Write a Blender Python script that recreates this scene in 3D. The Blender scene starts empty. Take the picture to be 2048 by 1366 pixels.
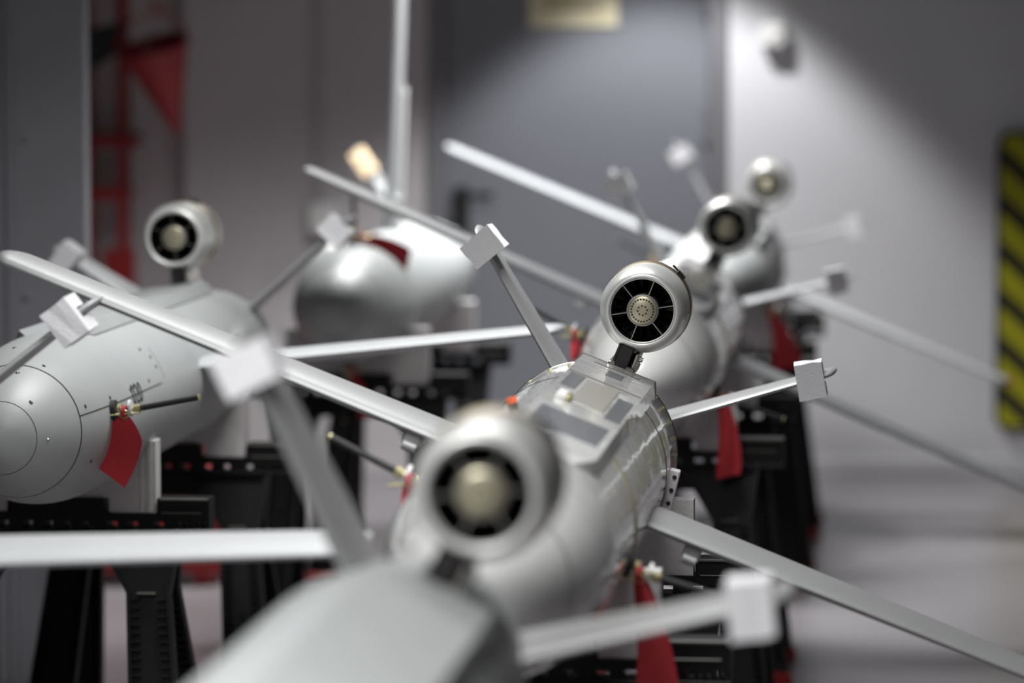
import bpy, math, random
from mathutils import Vector, Matrix

random.seed(7)
sc = bpy.context.scene
COL = sc.collection
PI = math.pi
rad = math.radians

# ------------------------------------------------------------------ camera
EYE = 1.75
cam_d = bpy.data.cameras.new('camera')
cam_d.lens = 135.0
cam_d.sensor_width = 36.0
cam_d.clip_start = 0.05
cam_d.clip_end = 60
cam_d.dof.use_dof = True
cam_d.dof.focus_distance = 7.36
cam_d.dof.aperture_fstop = 2.1
cam = bpy.data.objects.new('camera', cam_d)
cam.location = (0, 0, EYE)
cam.rotation_euler = (rad(90 - 4.45), 0, 0)
COL.objects.link(cam)
sc.camera = cam

# ------------------------------------------------------------------ world and exposure
w = bpy.data.worlds.new('world')
sc.world = w
w.use_nodes = True
w.node_tree.nodes['Background'].inputs[0].default_value = (0.5, 0.52, 0.56, 1)
w.node_tree.nodes['Background'].inputs[1].default_value = 0.05
sc.view_settings.view_transform = 'Standard'
sc.view_settings.look = 'None'
sc.view_settings.gamma = 1.0
sc.view_settings.use_curve_mapping = False
sc.view_settings.exposure = 0.17
sc.cycles.use_denoising = True
sc.cycles.max_bounces = 8
sc.cycles.caustics_reflective = False
sc.cycles.caustics_refractive = False

# lamp by the door: x, y, height, power, cone angle, blend
DOOR_LAMP = (0.6, 14.85, 2.75, 125, 92, 0.35)
# ceiling light panels: x, y, height, power, spread
PANELS = [(-0.05, 12.5, 3.0, 92, 124), (-0.15, 8.3, 3.0, 34, 122), (0.0, 5.9, 3.0, 18, 100), (-1.0, 3.0, 3.0, 86, 160)]
ROOM = dict(x0=-3.6, x1=3.6, y0=-2.5, y1=15.5, z1=3.4)

# ------------------------------------------------------------------ materials
MATS = {}
def mat(name, col, rough=0.5, metal=0.0, noise=0.0, nscale=20.0, bump=0.0, bscale=60.0,
        coat=0.0, emit=None, estr=0.0, spec=0.5, sheen=0.0):
    if name in MATS:
        return MATS[name]
    m = bpy.data.materials.new(name)
    m.use_nodes = True
    nt = m.node_tree
    b = nt.nodes['Principled BSDF']
    b.inputs['Base Color'].default_value = (*col, 1)
    b.inputs['Roughness'].default_value = rough
    b.inputs['Metallic'].default_value = metal
    b.inputs['Specular IOR Level'].default_value = spec
    b.inputs['Coat Weight'].default_value = coat
    b.inputs['Coat Roughness'].default_value = 0.05
    if sheen:
        b.inputs['Sheen Weight'].default_value = sheen
    tc = nt.nodes.new('ShaderNodeTexCoord')
    if noise > 0:
        n = nt.nodes.new('ShaderNodeTexNoise')
        n.inputs['Scale'].default_value = nscale
        n.inputs['Detail'].default_value = 5
        nt.links.new(tc.outputs['Object'], n.inputs['Vector'])
        r = nt.nodes.new('ShaderNodeMapRange')
        r.inputs[1].default_value = 0.3
        r.inputs[2].default_value = 0.7
        r.inputs[3].default_value = 1 - noise
        r.inputs[4].default_value = 1 + noise
        nt.links.new(n.outputs['Fac'], r.inputs[0])
        mx = nt.nodes.new('ShaderNodeMix')
        mx.data_type = 'RGBA'
        mx.blend_type = 'MULTIPLY'
        mx.inputs[0].default_value = 1
        mx.inputs[6].default_value = (*col, 1)
        nt.links.new(r.outputs[0], mx.inputs[7])
        nt.links.new(mx.outputs[2], b.inputs['Base Color'])
        r2 = nt.nodes.new('ShaderNodeMapRange')
        r2.inputs[3].default_value = max(0.02, rough * (1 - noise))
        r2.inputs[4].default_value = min(1.0, rough * (1 + noise))
        nt.links.new(n.outputs['Fac'], r2.inputs[0])
        nt.links.new(r2.outputs[0], b.inputs['Roughness'])
    if bump > 0:
        n2 = nt.nodes.new('ShaderNodeTexNoise')
        n2.inputs['Scale'].default_value = bscale
        n2.inputs['Detail'].default_value = 3
        nt.links.new(tc.outputs['Object'], n2.inputs['Vector'])
        bp = nt.nodes.new('ShaderNodeBump')
        bp.inputs['Strength'].default_value = bump
        bp.inputs['Distance'].default_value = 0.01
        nt.links.new(n2.outputs['Fac'], bp.inputs['Height'])
        nt.links.new(bp.outputs[0], b.inputs['Normal'])
        nt.links.new(bp.outputs[0], b.inputs['Coat Normal'])
    if emit:
        b.inputs['Emission Color'].default_value = (*emit, 1)
        b.inputs['Emission Strength'].default_value = estr
    MATS[name] = m
    return m

M_grey = mat('painted_light_grey', (0.41, 0.425, 0.42), 0.46, 0.0, 0.03, 8, 0.02, 90)
M_gloss = mat('glossy_silver_skin', (0.74, 0.74, 0.725), 0.24, 0.10, 0.05, 5, 0.30, 8, coat=0.9)
M_wing = mat('satin_grey_wing', (0.47, 0.48, 0.485), 0.44, 0.0, 0.03, 12, 0.02, 120)
M_wingR = mat('satin_silver_wing', (0.37, 0.375, 0.37), 0.52, 0.45, 0.03, 12, 0.02, 120)
M_alu = mat('satin_aluminium', (0.76, 0.76, 0.735), 0.36, 0.45, 0.03, 14, 0.02, 150)
M_steel = mat('polished_steel', (0.62, 0.60, 0.56), 0.22, 1.0, 0.05, 30)
M_goldband = mat('heat_tinted_band', (0.50, 0.43, 0.31), 0.28, 1.0, 0.15, 12)
M_hub = mat('champagne_hub', (0.50, 0.46, 0.33), 0.38, 0.6, 0.03, 40)
M_hubring = mat('dull_grey_ring', (0.30, 0.29, 0.27), 0.4, 0.8)
M_duct = mat('black_duct', (0.012, 0.012, 0.012), 0.45)
M_blade = mat('dark_blade', (0.03, 0.03, 0.032), 0.4, 0.6)
M_pyl = mat('dark_pylon_metal', (0.06, 0.055, 0.055), 0.25, 0.8)
M_black = mat('black_plastic', (0.0045, 0.0047, 0.0052), 0.5, 0.0, 0.12, 25, 0.05, 200, spec=0.28)
M_blackedge = mat('plastic_edge_highlight', (0.10, 0.10, 0.085), 0.45)  # pale tone paints the thin highlight lines on the black trestle plastic
M_foam = mat('white_foam', (0.92, 0.91, 0.93), 0.9, 0.0, 0.02, 60, 0.25, 220)
M_foamg = mat('grey_white_foam_board', (0.60, 0.575, 0.57), 0.9, 0.0, 0.04, 40, 0.2, 260)
M_cream = mat('cream_foam', (0.85, 0.66, 0.42), 0.85, 0.0, 0.05, 30, 0.2, 200)
M_red = mat('red_cloth', (0.46, 0.018, 0.028), 0.75, 0.0, 0.06, 60, 0.25, 900, sheen=0.15)
M_redp = mat('red_paint', (0.42, 0.018, 0.02), 0.4, 0.0, 0.08, 9)
M_redbucket = mat('deep_red_paint', (0.30, 0.012, 0.015), 0.45, 0.0, 0.08, 9)
M_redrack = mat('dark_red_paint', (0.30, 0.012, 0.015), 0.5, 0.0, 0.08, 9)
M_redlid = mat('lit_lid_red', (0.60, 0.085, 0.085), 0.42, 0.0, 0.1, 7)  # paler red puts the light falling on the sand box lid into its colour
M_rubber = mat('black_rubber', (0.012, 0.012, 0.012), 0.6)
M_brass = mat('yellow_brass', (0.60, 0.54, 0.30), 0.34, 0.7)
M_white = mat('white_plastic', (0.75, 0.74, 0.72), 0.45)
M_seam = mat('dark_seam', (0.02, 0.02, 0.02), 0.7)
M_olive = mat('olive_sealant', (0.26, 0.24, 0.13), 0.5)
M_beige = mat('beige_plate', (0.45, 0.44, 0.39), 0.3, 0.3)
M_slate = mat('slate_plate', (0.19, 0.20, 0.215), 0.25, 0.3)
M_orange = mat('orange_cap', (0.75, 0.12, 0.03), 0.5)
M_wall = mat('painted_wall', (0.76, 0.755, 0.775), 0.6, 0.0, 0.03, 1.5, 0.03, 40)
M_wall2 = mat('mauve_grey_wall', (0.58, 0.555, 0.565), 0.65, 0.0, 0.03, 1.5, 0.03, 40)
M_wallside = mat('side_wall_paint', (0.17, 0.165, 0.165), 0.7, 0.0, 0.03, 1.5)
M_ceil = mat('dark_ceiling', (0.06, 0.06, 0.063), 0.8, 0.0, 0.05, 2)
M_floor = mat('grey_epoxy_floor', (0.26, 0.245, 0.255), 0.28, 0.0, 0.06, 1.2, 0.02, 8)
M_door = mat('blue_grey_door_paint', (0.225, 0.235, 0.26), 0.45, 0.0, 0.03, 2)
M_frame = mat('grey_frame_paint', (0.20, 0.20, 0.21), 0.5)
M_trim = mat('pale_trim_paint', (0.46, 0.455, 0.46), 0.5)
M_column = mat('blue_grey_steel', (0.40, 0.405, 0.44), 0.42, 0.35, 0.06, 3)
M_sign = mat('cream_sign', (0.85, 0.77, 0.53), 0.6)
M_ink = mat('brown_print', (0.42, 0.34, 0.18), 0.7)
M_yellow = mat('hazard_yellow', (0.44, 0.42, 0.012), 0.55)
M_hblack = mat('hazard_black', (0.012, 0.012, 0.012), 0.55)
M_lampin = mat('lamp_enamel', (0.08, 0.085, 0.08), 0.4)
M_bulb = mat('lit_bulb', (1, 1, 1), 0.5, emit=(1.0, 0.96, 0.92), estr=1.5)

# ------------------------------------------------------------------ mesh helpers
class MB:
    def __init__(self):
        self.v = []
        self.f = []
    def add(self, vs, fs, mtx=None):
        o = len(self.v)
        for p in vs:
            p = Vector(p)
            if mtx is not None:
                p = mtx @ p
            self.v.append(tuple(p))
        for f in fs:
            self.f.append(tuple(i + o for i in f))
        return self
    def box(self, x0, x1, y0, y1, z0, z1, mtx=None):
        vs = [(x, y, z) for z in (z0, z1) for y in (y0, y1) for x in (x0, x1)]
        fs = [(0, 2, 3, 1), (4, 5, 7, 6), (0, 1, 5, 4), (2, 6, 7, 3), (0, 4, 6, 2), (1, 3, 7, 5)]
        return self.add(vs, fs, mtx)
    def cbox(self, x0, x1, y0, y1, z0, z1, c=0.004, mtx=None):
        # box with chamfered edges
        vs = []
        idx = {}
        for sx in (0, 1):
            for sy in (0, 1):
                for sz in (0, 1):
                    X, Y, Z = (x0, x1)[sx], (y0, y1)[sy], (z0, z1)[sz]
                    dx, dy, dz = (c, -c)[sx], (c, -c)[sy], (c, -c)[sz]
                    idx[(sx, sy, sz, 'x')] = len(vs); vs.append((X, Y + dy, Z + dz))
                    idx[(sx, sy, sz, 'y')] = len(vs); vs.append((X + dx, Y, Z + dz))
                    idx[(sx, sy, sz, 'z')] = len(vs); vs.append((X + dx, Y + dy, Z))
        fs = []
        def q(*k): fs.append(tuple(idx[i] for i in k))
        for s in (0, 1):
            q((s, 0, 0, 'x'), (s, 1, 0, 'x'), (s, 1, 1, 'x'), (s, 0, 1, 'x'))
            q((0, s, 0, 'y'), (1, s, 0, 'y'), (1, s, 1, 'y'), (0, s, 1, 'y'))
            q((0, 0, s, 'z'), (1, 0, s, 'z'), (1, 1, s, 'z'), (0, 1, s, 'z'))
        for a in (0, 1):
            for b in (0, 1):
                q((0, a, b, 'y'), (1, a, b, 'y'), (1, a, b, 'z'), (0, a, b, 'z'))
                q((a, 0, b, 'x'), (a, 1, b, 'x'), (a, 1, b, 'z'), (a, 0, b, 'z'))
                q((a, b, 0, 'x'), (a, b, 1, 'x'), (a, b, 1, 'y'), (a, b, 0, 'y'))
                for d in (0, 1):
                    q((a, b, d, 'x'), (a, b, d, 'y'), (a, b, d, 'z'))
        return self.add(vs, fs, mtx)
    def prism(self, poly, y0, y1, mtx=None, fn=None):
        # polygon in XZ extruded along Y; fn(x,y,z) may shear the result
        n = len(poly)
        vs = [(x, y0, z) for x, z in poly] + [(x, y1, z) for x, z in poly]
        if fn:
            vs = [fn(*p) for p in vs]
        fs = [tuple(range(n)), tuple(range(2 * n - 1, n - 1, -1))]
        fs += [(i, i + n, (i + 1) % n + n, (i + 1) % n) for i in range(n)]
        return self.add(vs, fs, mtx)
    def lathe(self, prof, seg=48, mtx=None, cap=False, a0=0.0, a1=2 * PI):
        # profile (r, y) revolved about the local Y axis
        full = abs(a1 - a0 - 2 * PI) < 1e-6
        na = seg if full else seg + 1
        vs, fs = [], []
        for r, y in prof:
            for k in range(na):
                a = a0 + (a1 - a0) * k / seg
                vs.append((r * math.sin(a), y, r * math.cos(a)))
        for i in range(len(prof) - 1):
            for k in range(seg):
                k2 = (k + 1) % na if full else k + 1
                fs.append((i * na + k, i * na + k2, (i + 1) * na + k2, (i + 1) * na + k))
        if cap:
            fs.append(tuple(range(na)))
            fs.append(tuple(range((len(prof) - 1) * na, len(prof) * na)))
        return self.add(vs, fs, mtx)
    def rod(self, p0, p1, r, seg=12, r1=None):
        p0, p1 = Vector(p0), Vector(p1)
        d = p1 - p0
        q = Vector((0, 1, 0)).rotation_difference(d.normalized()).to_matrix().to_4x4()
        m = Matrix.Translation(p0) @ q
        return self.lathe([(r, 0), (r1 if r1 is not None else r, d.length)], seg, m, cap=True)
    def torus(self, R, r, y=0.0, seg=64, sub=8, mtx=None, a0=0.0, a1=2 * PI):
        prof = [(R + r * math.cos(2 * PI * k / sub), y + r * math.sin(2 * PI * k / sub)) for k in range(sub + 1)]
        return self.lathe(prof, seg, mtx, a0=a0, a1=a1)
    def mesh(self, name, m, smooth=35):
        me = bpy.data.meshes.new(name)
        me.from_pydata(self.v, [], self.f)
        me.validate()
        import bmesh
        bm = bmesh.new()
        bm.from_mesh(me)
        bmesh.ops.remove_doubles(bm, verts=bm.verts, dist=1e-6)
        bmesh.ops.recalc_face_normals(bm, faces=bm.faces)
        bm.to_mesh(me)
        bm.free()
        me.materials.append(m)
        if smooth:
            for p in me.polygons:
                p.use_smooth = True
            me.set_sharp_from_angle(angle=rad(smooth))
        return me

CACHE = {}
def obj(name, builder, m, parent=None, key=None, smooth=35):
    """link one mesh object; meshes with the same key are shared"""
    k = (key, m.name) if key else None
    if k and k in CACHE:
        me = CACHE[k]
    else:
        mb = builder() if callable(builder) else builder
        me = mb.mesh(name, m, smooth)
        if k:
            CACHE[k] = me
    o = bpy.data.objects.new(name, me)
    COL.objects.link(o)
    if parent is not None:
        o.parent = parent
    return o

def tag(o, label, cat, group=None):
    o['label'] = label
    o['category'] = cat
    if group:
        o['group'] = group
    return o

def struct(o):
    o['kind'] = 'structure'
    return o

def thing(name, label, cat, group=None, loc=(0, 0, 0), rotz=0.0):
    o = bpy.data.objects.new(name, None)
    o.empty_display_size = 0.1
    COL.objects.link(o)
    o.location = loc
    o.rotation_euler = (0, 0, rotz)
    return tag(o, label, cat, group)

def mbox(*a, c=None):
    return (MB().cbox(*a, c=c) if c else MB().box(*a))

# ------------------------------------------------------------------ the setting
x0, x1, y0, y1, z1 = ROOM['x0'], ROOM['x1'], ROOM['y0'], ROOM['y1'], ROOM['z1']
YB = 15.62                       # wall of the recess on the left
XC = -1.32                      # corner where the recess begins
DX0, DX1, DZ = -0.34, 0.87, 2.12   # door opening
struct(obj('floor', mbox(x0, x1, y0, YB, -0.1, 0), M_floor))
struct(obj('ceiling', mbox(x0, x1, y0, YB, z1, z1 + 0.1), M_ceil))
struct(obj('wall_left', mbox(x0 - 0.15, x0, y0, YB, 0, z1), M_wallside))
struct(obj('wall_right', mbox(x1, x1 + 0.15, y0, YB, 0, z1), M_wallside))
struct(obj('wall_front', mbox(x0, x1, y0 - 0.15, y0, 0, z1), M_wallside))
struct(obj('wall_recess', mbox(x0, XC, YB, YB + 0.15, 0, z1), M_wall2))
wb = MB()
wb.box(XC, DX0, y1, YB, 0, z1)
struct(obj('wall_back', wb, M_wall2))
wr = MB()
wr.box(DX1, x1, y1, YB, 0, z1)
wr.box(DX0, DX1, y1, YB, DZ, z1)
struct(obj('wall_back_right', wr, M_wall))
# door: frame, leaf, hinges, lock
door = obj('door_1', mbox(DX0 + 0.07, DX1 - 0.075, y1 + 0.06, y1 + 0.115, 0.01, DZ - 0.06, c=0.004), M_door)
struct(door)
fr = MB()
fr.cbox(DX0, DX0 + 0.07, y1 - 0.012, y1 + 0.14, 0, DZ, c=0.003)
fr.cbox(DX1 - 0.075, DX1, y1 - 0.012, y1 + 0.14, 0, DZ, c=0.003)
fr.cbox(DX0 + 0.07, DX1 - 0.075, y1 - 0.012, y1 + 0.14, DZ - 0.06, DZ, c=0.003)
obj('door_frame', fr, M_frame, door)
for hz in (0.30, 1.42, 1.93):
    obj('hinge', MB().rod((DX1 - 0.085, y1 + 0.05, hz - 0.07), (DX1 - 0.085, y1 + 0.05, hz + 0.07), 0.014), M_frame, door, key='hinge%d' % int(hz * 10))
lk = obj('lock_plate', mbox(-0.235, -0.175, y1 + 0.038, y1 + 0.06, 0.92, 1.17, c=0.004), M_hblack, door)
lv = MB()
lv.rod((-0.205, y1 + 0.045, 1.135), (-0.205, y1 - 0.015, 1.135), 0.012)
lv.cbox(-0.22, -0.075, y1 - 0.03, y1 - 0.008, 1.12, 1.15, c=0.006)
obj('handle', lv, M_hblack, lk)
lc = MB()
lc.rod((-0.205, y1 + 0.04, 0.98), (-0.205, y1 + 0.02, 0.98), 0.022)
obj('lock_cylinder', lc, M_steel, lk)
# pale trim strip and skirting
struct(obj('trim_1', mbox(-0.80, -0.755, y1 - 0.02, y1, 0, z1, c=0.004), M_trim))
struct(obj('baseboard_back', mbox(DX1 + 0.002, x1, y1 - 0.012, y1, 0, 0.07, c=0.003), M_wall))
struct(obj('baseboard_left', mbox(XC, DX0 - 0.002, y1 - 0.012, y1, 0, 0.07, c=0.003), M_wall2))

# steel column at the left edge of the view (rolled section with bolts), floor to ceiling
cx, cy = -1.52, 10.42
col = MB()
col.cbox(-1.367, -1.160, cy, cy + 0.012, 0, z1, c=0.002)
col.cbox(-1.372, -1.352, cy - 0.03, cy + 0.20, 0, z1, c=0.004)
col.cbox(-1.402, -1.374, cy - 0.02, cy + 0.20, 0, z1, c=0.004)
col.cbox(-1.70, -1.402, cy + 0.02, cy + 0.032, 0, z1, c=0.002)
col.cbox(-1.172, -1.160, cy + 0.012, cy + 0.14, 0, z1, c=0.003)
column = struct(obj('trim_2', col, M_column))
for bz in (0.35, 0.80, 1.06, 1.487, 1.95):
    bl = MB().lathe([(0.0, 0), (0.008, 0.001), (0.011, 0.006), (0.011, 0.009)], 12, Matrix.Translation((-1.322, cy - 0.009, bz)))
    obj('bolt', bl, M_steel, column)

# ------------------------------------------------------------------ lamps
def pendant(x, y, z, power, ang, blend):
    t = thing('pendant_lamp', 'dark enamel pendant lamp hanging from the ceiling by the grey door', 'lamp', None, (x, y, z))
    shade = MB().lathe([(0.03, 0), (0.045, 0.0), (0.06, 0.05), (0.17, 0.16), (0.175, 0.165), (0.165, 0.163), (0.055, 0.055), (0.03, 0.012), (0.03, 0)], 40,
                       Matrix.Translation((0, 0, 0.12)) @ Matrix.Rotation(rad(-90), 4, 'X'))
    obj('shade', shade, M_lampin, t, key='lampshade')
    obj('cord', MB().rod((0, 0, 0.12), (0, 0, ROOM['z1'] - z), 0.006), M_rubber, t)
    obj('bulb', MB().lathe([(0.0, 0), (0.035, 0.01), (0.045, 0.035), (0.03, 0.07), (0.02, 0.09)], 20,
                           Matrix.Translation((0, 0, 0.015)) @ Matrix.Rotation(rad(90), 4, 'X')), M_bulb, t, key='lampbulb')
    ld = bpy.data.lights.new('pendant_light', 'SPOT')
    ld.energy = power
    ld.spot_size = rad(ang)
    ld.spot_blend = blend
    ld.shadow_soft_size = 0.07
    ld.color = (0.985, 0.985, 1.0)
    lo = bpy.data.objects.new('pendant_light', ld)
    COL.objects.link(lo)
    lo.parent = t
    lo.location = (0, 0, -0.09)
pendant(*DOOR_LAMP)

def panel_lamp(i, x, y, z, power, spread):
    where = ['over the background drones', 'over the middle of the rows', 'over the nearest drones', 'behind the camera'][i]
    t = thing('ceiling_panel_lamp', 'flat lit panel lamp hung under the ceiling ' + where, 'lamp', 'panel lamps of the hall', (x, y, z))
    obj('housing', lambda: MB().cbox(-0.65, 0.65, -0.35, 0.35, 0.0, 0.06, c=0.006), M_lampin, t, key='panelhousing')
    obj('diffuser', lambda: mbox(-0.62, 0.62, -0.32, 0.32, -0.004, 0.001), M_bulb, t, key='paneldiff')
    for sx in (-0.5, 0.5):
        obj('suspension_wire', MB().rod((sx, 0, 0.06), (sx, 0, ROOM['z1'] - z), 0.003, 8), M_rubber, t)
    ld = bpy.data.lights.new('panel_light', 'AREA')
    ld.shape = 'RECTANGLE'
    ld.size, ld.size_y = 1.2, 0.6
    ld.energy = power
    ld.spread = rad(spread)
    ld.color = (0.985, 0.99, 1.0)
    lo = bpy.data.objects.new('panel_light', ld)
    COL.objects.link(lo)
    lo.parent = t
    lo.location = (0, 0, -0.012)
for i, L in enumerate(PANELS):
    panel_lamp(i, *L)

# ------------------------------------------------------------------ drone (local: Y towards the tail, origin on the body axis under the engine face)
DE = 0.17          # engine diameter
R = 0.175          # body radius
HE = 0.296         # engine axis above body axis
YAW = -5.85
NOSE0, NOSEL = 1.50, 0.50
def nose_r(s):
    t = max(0.0, min(1.0, (s - NOSE0) / NOSEL))
    return R * math.sqrt(max(0.0, 1 - t * t))

def b_body():
    pr = []
    for k in range(0, 15):
        s = 1.822 - (1.822 - NOSE0) * k / 14
        pr.append((nose_r(s), -s))
    pr += [(R, -1.35), (R, -1.0), (R, -0.6), (R, -0.2), (R, 0.02)]
    pr += [(R * 0.985, 0.026), (R * 0.93, 0.15), (R * 0.82, 0.36), (R * 0.66, 0.56), (R * 0.60, 0.62), (R * 0.50, 0.635), (0.0, 0.64)]
    return MB().lathe(pr, 96)

def b_nose():
    pr = []
    n = 16
    for k in range(n + 1):
        a = k / n * math.acos((1.826 - NOSE0) / NOSEL)
        s = NOSE0 + NOSEL * math.cos(a)
        pr.append((max(0.0, nose_r(s)), -s))
    pr.append((nose_r(1.826) - 0.006, -1.826))
    return MB().lathe(pr, 80)

def b_spine():
    # flat-topped raised spine with a chamfered front
    top, zt, zb = 0.073, 0.179, 0.152
    bot = 0.086
    m = MB()
    st = [(-1.50, 0.45, 0.02), (-1.44, 0.80, 0.7), (-1.40, 1.0, 1.0), (-0.7, 1.0, 1.0), (0.0, 1.0, 1.0)]
    vs, fs = [], []
    for y, wk, hk in st:
        zt2 = 0.166 + (zt - 0.166) * hk
        hw, hb = top * wk, bot * wk
        vs += [(-hb, y, zb), (-hw, y, zt2), (hw, y, zt2), (hb, y, zb)]
    n = len(st)
    for i in range(n - 1):
        for k in range(3):
            a = i * 4 + k
            fs.append((a, a + 1, a + 5, a + 4))
        fs.append((i * 4 + 3, i * 4, i * 4 + 4, i * 4 + 7))
    fs.append((0, 1, 2, 3))
    fs.append(((n - 1) * 4 + 3, (n - 1) * 4 + 2, (n - 1) * 4 + 1, (n - 1) * 4))
    return m.add(vs, fs)

AIR = [(0.0, 0.0), (0.012, 0.28), (0.05, 0.58), (0.13, 0.85), (0.28, 1.0), (0.5, 0.88), (0.75, 0.5), (0.97, 0.09), (1.0, 0.04)]
def airfoil(c, t):
    up = [(x * c, z * t * 0.5) for x, z in AIR]
    lo = [(x * c, -z * t * 0.42) for x, z in AIR[1:]]
    return up + lo[::-1]

def b_wing(sgn, span1):
    m = MB()
    span0 = 0.14
    vs, fs = [], []
    st = []
    for k in range(9):
        st.append((k / 8 * 0.965, 1.0, 1.0))
    for a in (0.25, 0.5, 0.72, 0.88, 0.97, 0.998):
        st.append((0.965 + 0.035 * a, math.sqrt(1 - a * a) * 0.55 + 0.45 * (1 - a ** 6), math.sqrt(max(0.0, 1 - a * a))))
    nn = None
    for t, ck, tk in st:
        x = span0 + (span1 - span0) * t
        c = (0.285 - 0.07 * t)
        th = 0.037 - 0.011 * t
        mid = -0.595
        prof = airfoil(c * ck, max(0.0012, th * tk))
        nn = len(prof)
        for py, pz in prof:
            vs.append((sgn * x, mid - c * ck / 2 + py, 0.021 + pz))
    for i in range(len(st) - 1):
        for k in range(nn):
            k2 = (k + 1) % nn
            fs.append((i * nn + k, i * nn + k2, (i + 1) * nn + k2, (i + 1) * nn + k))
    fs.append(tuple(range(nn)))
    fs.append(tuple(range((len(st) - 1) * nn, len(st) * nn)))
    return m.add(vs, fs)

FA = rad(53.3)
FIN_L = 0.49
def fin_le(r):
    t = (r - 0.08) / (FIN_L - 0.08)
    return 0.235 + 0.125 * t
def b_fin(sgn):
    m = MB()
    vs, fs = [], []
    st = [(k / 6 * 0.95, 1.0, 1.0) for k in range(7)]
    for a in (0.4, 0.7, 0.9, 0.985):
        st.append((0.95 + 0.05 * a, 0.55 * math.sqrt(1 - a * a) + 0.45 * (1 - a ** 6), math.sqrt(1 - a * a)))
    nn = None
    d = Vector((sgn * math.sin(FA), 0, math.cos(FA)))
    nrm = Vector((-sgn * math.cos(FA), 0, math.sin(FA)))
    for t, ck, tk in st:
        r = 0.08 + (FIN_L - 0.08) * t
        c = 0.54 - fin_le(r)
        le = fin_le(r) + c * (1 - ck) / 2
        prof = airfoil(c * ck, max(0.001, (0.022 - 0.006 * t) * tk))
        nn = len(prof)
        for py, pz in prof:
            p = d * r + nrm * pz
            vs.append((p.x, le + py, p.z))
    for i in range(len(st) - 1):
        for k in range(nn):
            k2 = (k + 1) % nn
            fs.append((i * nn + k, i * nn + k2, (i + 1) * nn + k2, (i + 1) * nn + k))
    fs.append(tuple(range(nn)))
    fs.append(tuple(range((len(st) - 1) * nn, len(st) * nn)))
    return m.add(vs, fs)

ENG = Matrix.Translation((0, 0, HE))
def b_nacelle():
    D = DE
    pr = []
    # inner wall from inside to the lip, over the lip, back along the outside to the exhaust
    pr += [(0.362 * D, 0.30 * D), (0.362 * D, 0.08 * D), (0.362 * D, 0.05 * D)]
    for k in range(0, 7):
        a = PI - k / 6 * (PI / 2)
        pr.append(((0.388 + 0.026 * math.cos(a)) * D, (0.036 - 0.036 * math.sin(a)) * D))
    for k in range(1, 11):
        a = k / 10 * PI / 2
        pr.append(((0.388 + 0.112 * math.sin(a)) * D, (0.40 - 0.40 * math.cos(a)) * D))
    pr += [(0.50 * D, 0.70 * D), (0.50 * D, 1.10 * D),
           (0.485 * D, 1.30 * D), (0.43 * D, 1.55 * D), (0.37 * D, 1.80 * D), (0.33 * D, 1.95 * D), (0.32 * D, 1.95 * D), (0.30 * D, 1.80 * D), (0.0, 1.78 * D)]
    return MB().lathe(pr, 72, ENG)
def b_duct():
    D = DE
    return MB().lathe([(0.361 * D, 0.055 * D), (0.358 * D, 0.07 * D), (0.356 * D, 0.55 * D), (0.0, 0.56 * D)], 64, ENG)
def b_innerring():
    D = DE
    return MB().lathe([(0.366 * D, 0.046 * D), (0.366 * D, 0.040 * D), (0.354 * D, 0.043 * D), (0.354 * D, 0.060 * D)], 64, ENG)
def b_strut(k):
    D = DE
    a = rad(60 * k)
    m = ENG @ Matrix.Rotation(a, 4, 'Y')
    return MB().box(-0.006 * D, 0.006 * D, 0.10 * D, 0.34 * D, 0.17 * D, 0.360 * D, mtx=m)
def b_hub():
    D = DE
    return MB().lathe([(0.0, 0.050 * D), (0.05 * D, 0.0515 * D), (0.10 * D, 0.057 * D), (0.14 * D, 0.066 * D), (0.158 * D, 0.076 * D), (0.163 * D, 0.09 * D)], 48, ENG)
def b_hubring():
    D = DE
    return MB().lathe([(0.163 * D, 0.085 * D), (0.180 * D, 0.088 * D), (0.185 * D, 0.10 * D), (0.185 * D, 0.42 * D)], 48, ENG)
def b_holes():
    D = DE
    m = MB()
    def hole(rr, a, yy):
        x, z = rr * math.sin(a), rr * math.cos(a)
        m.lathe([(0.0108 * D, 0), (0.0, 0.0)], 10, ENG @ Matrix.Translation((x, yy, z)))
    for k in range(24):
        hole(0.125 * D, 2 * PI * k / 24, 0.0590 * D)
    for k in range(8):
        hole(0.053 * D, 2 * PI * (k + 0.4) / 8, 0.0505 * D)
    return m
def b_blades():
    D = DE
    m = MB()
    for k in range(18):
        mt = ENG @ Matrix.Rotation(2 * PI * k / 18, 4, 'Y') @ Matrix.Translation((0, 0.48 * D, 0)) @ Matrix.Rotation(rad(42), 4, 'Z')
        m.box(-0.035 * D, 0.035 * D, -0.004 * D, 0.004 * D, 0.17 * D, 0.335 * D, mtx=mt)
    return m
def b_band():
    D = DE
    m = MB()
    m.lathe([(0.498 * D, 0.74 * D), (0.515 * D, 0.745 * D), (0.515 * D, 0.86 * D), (0.498 * D, 0.865 * D)], 72, ENG)
    m.lathe([(0.498 * D, 0.93 * D), (0.512 * D, 0.935 * D), (0.512 * D, 1.0 * D), (0.498 * D, 1.005 * D)], 72, ENG)
    return m
def b_latch(a):
    D = DE
    m = MB()
    mt = ENG @ Matrix.Rotation(a, 4, 'Y')
    m.cbox(-0.06 * D, 0.06 * D, 0.76 * D, 0.98 * D, 0.512 * D, 0.545 * D, c=0.0015, mtx=mt)
    m.lathe([(0.012 * D, -0.07 * D), (0.012 * D, 0.07 * D)], 10, mt @ Matrix.Translation((-0.075 * D, 0.85 * D, 0.535 * D)) @ Matrix.Rotation(rad(90), 4, 'Z'), cap=True)
    return m
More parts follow.
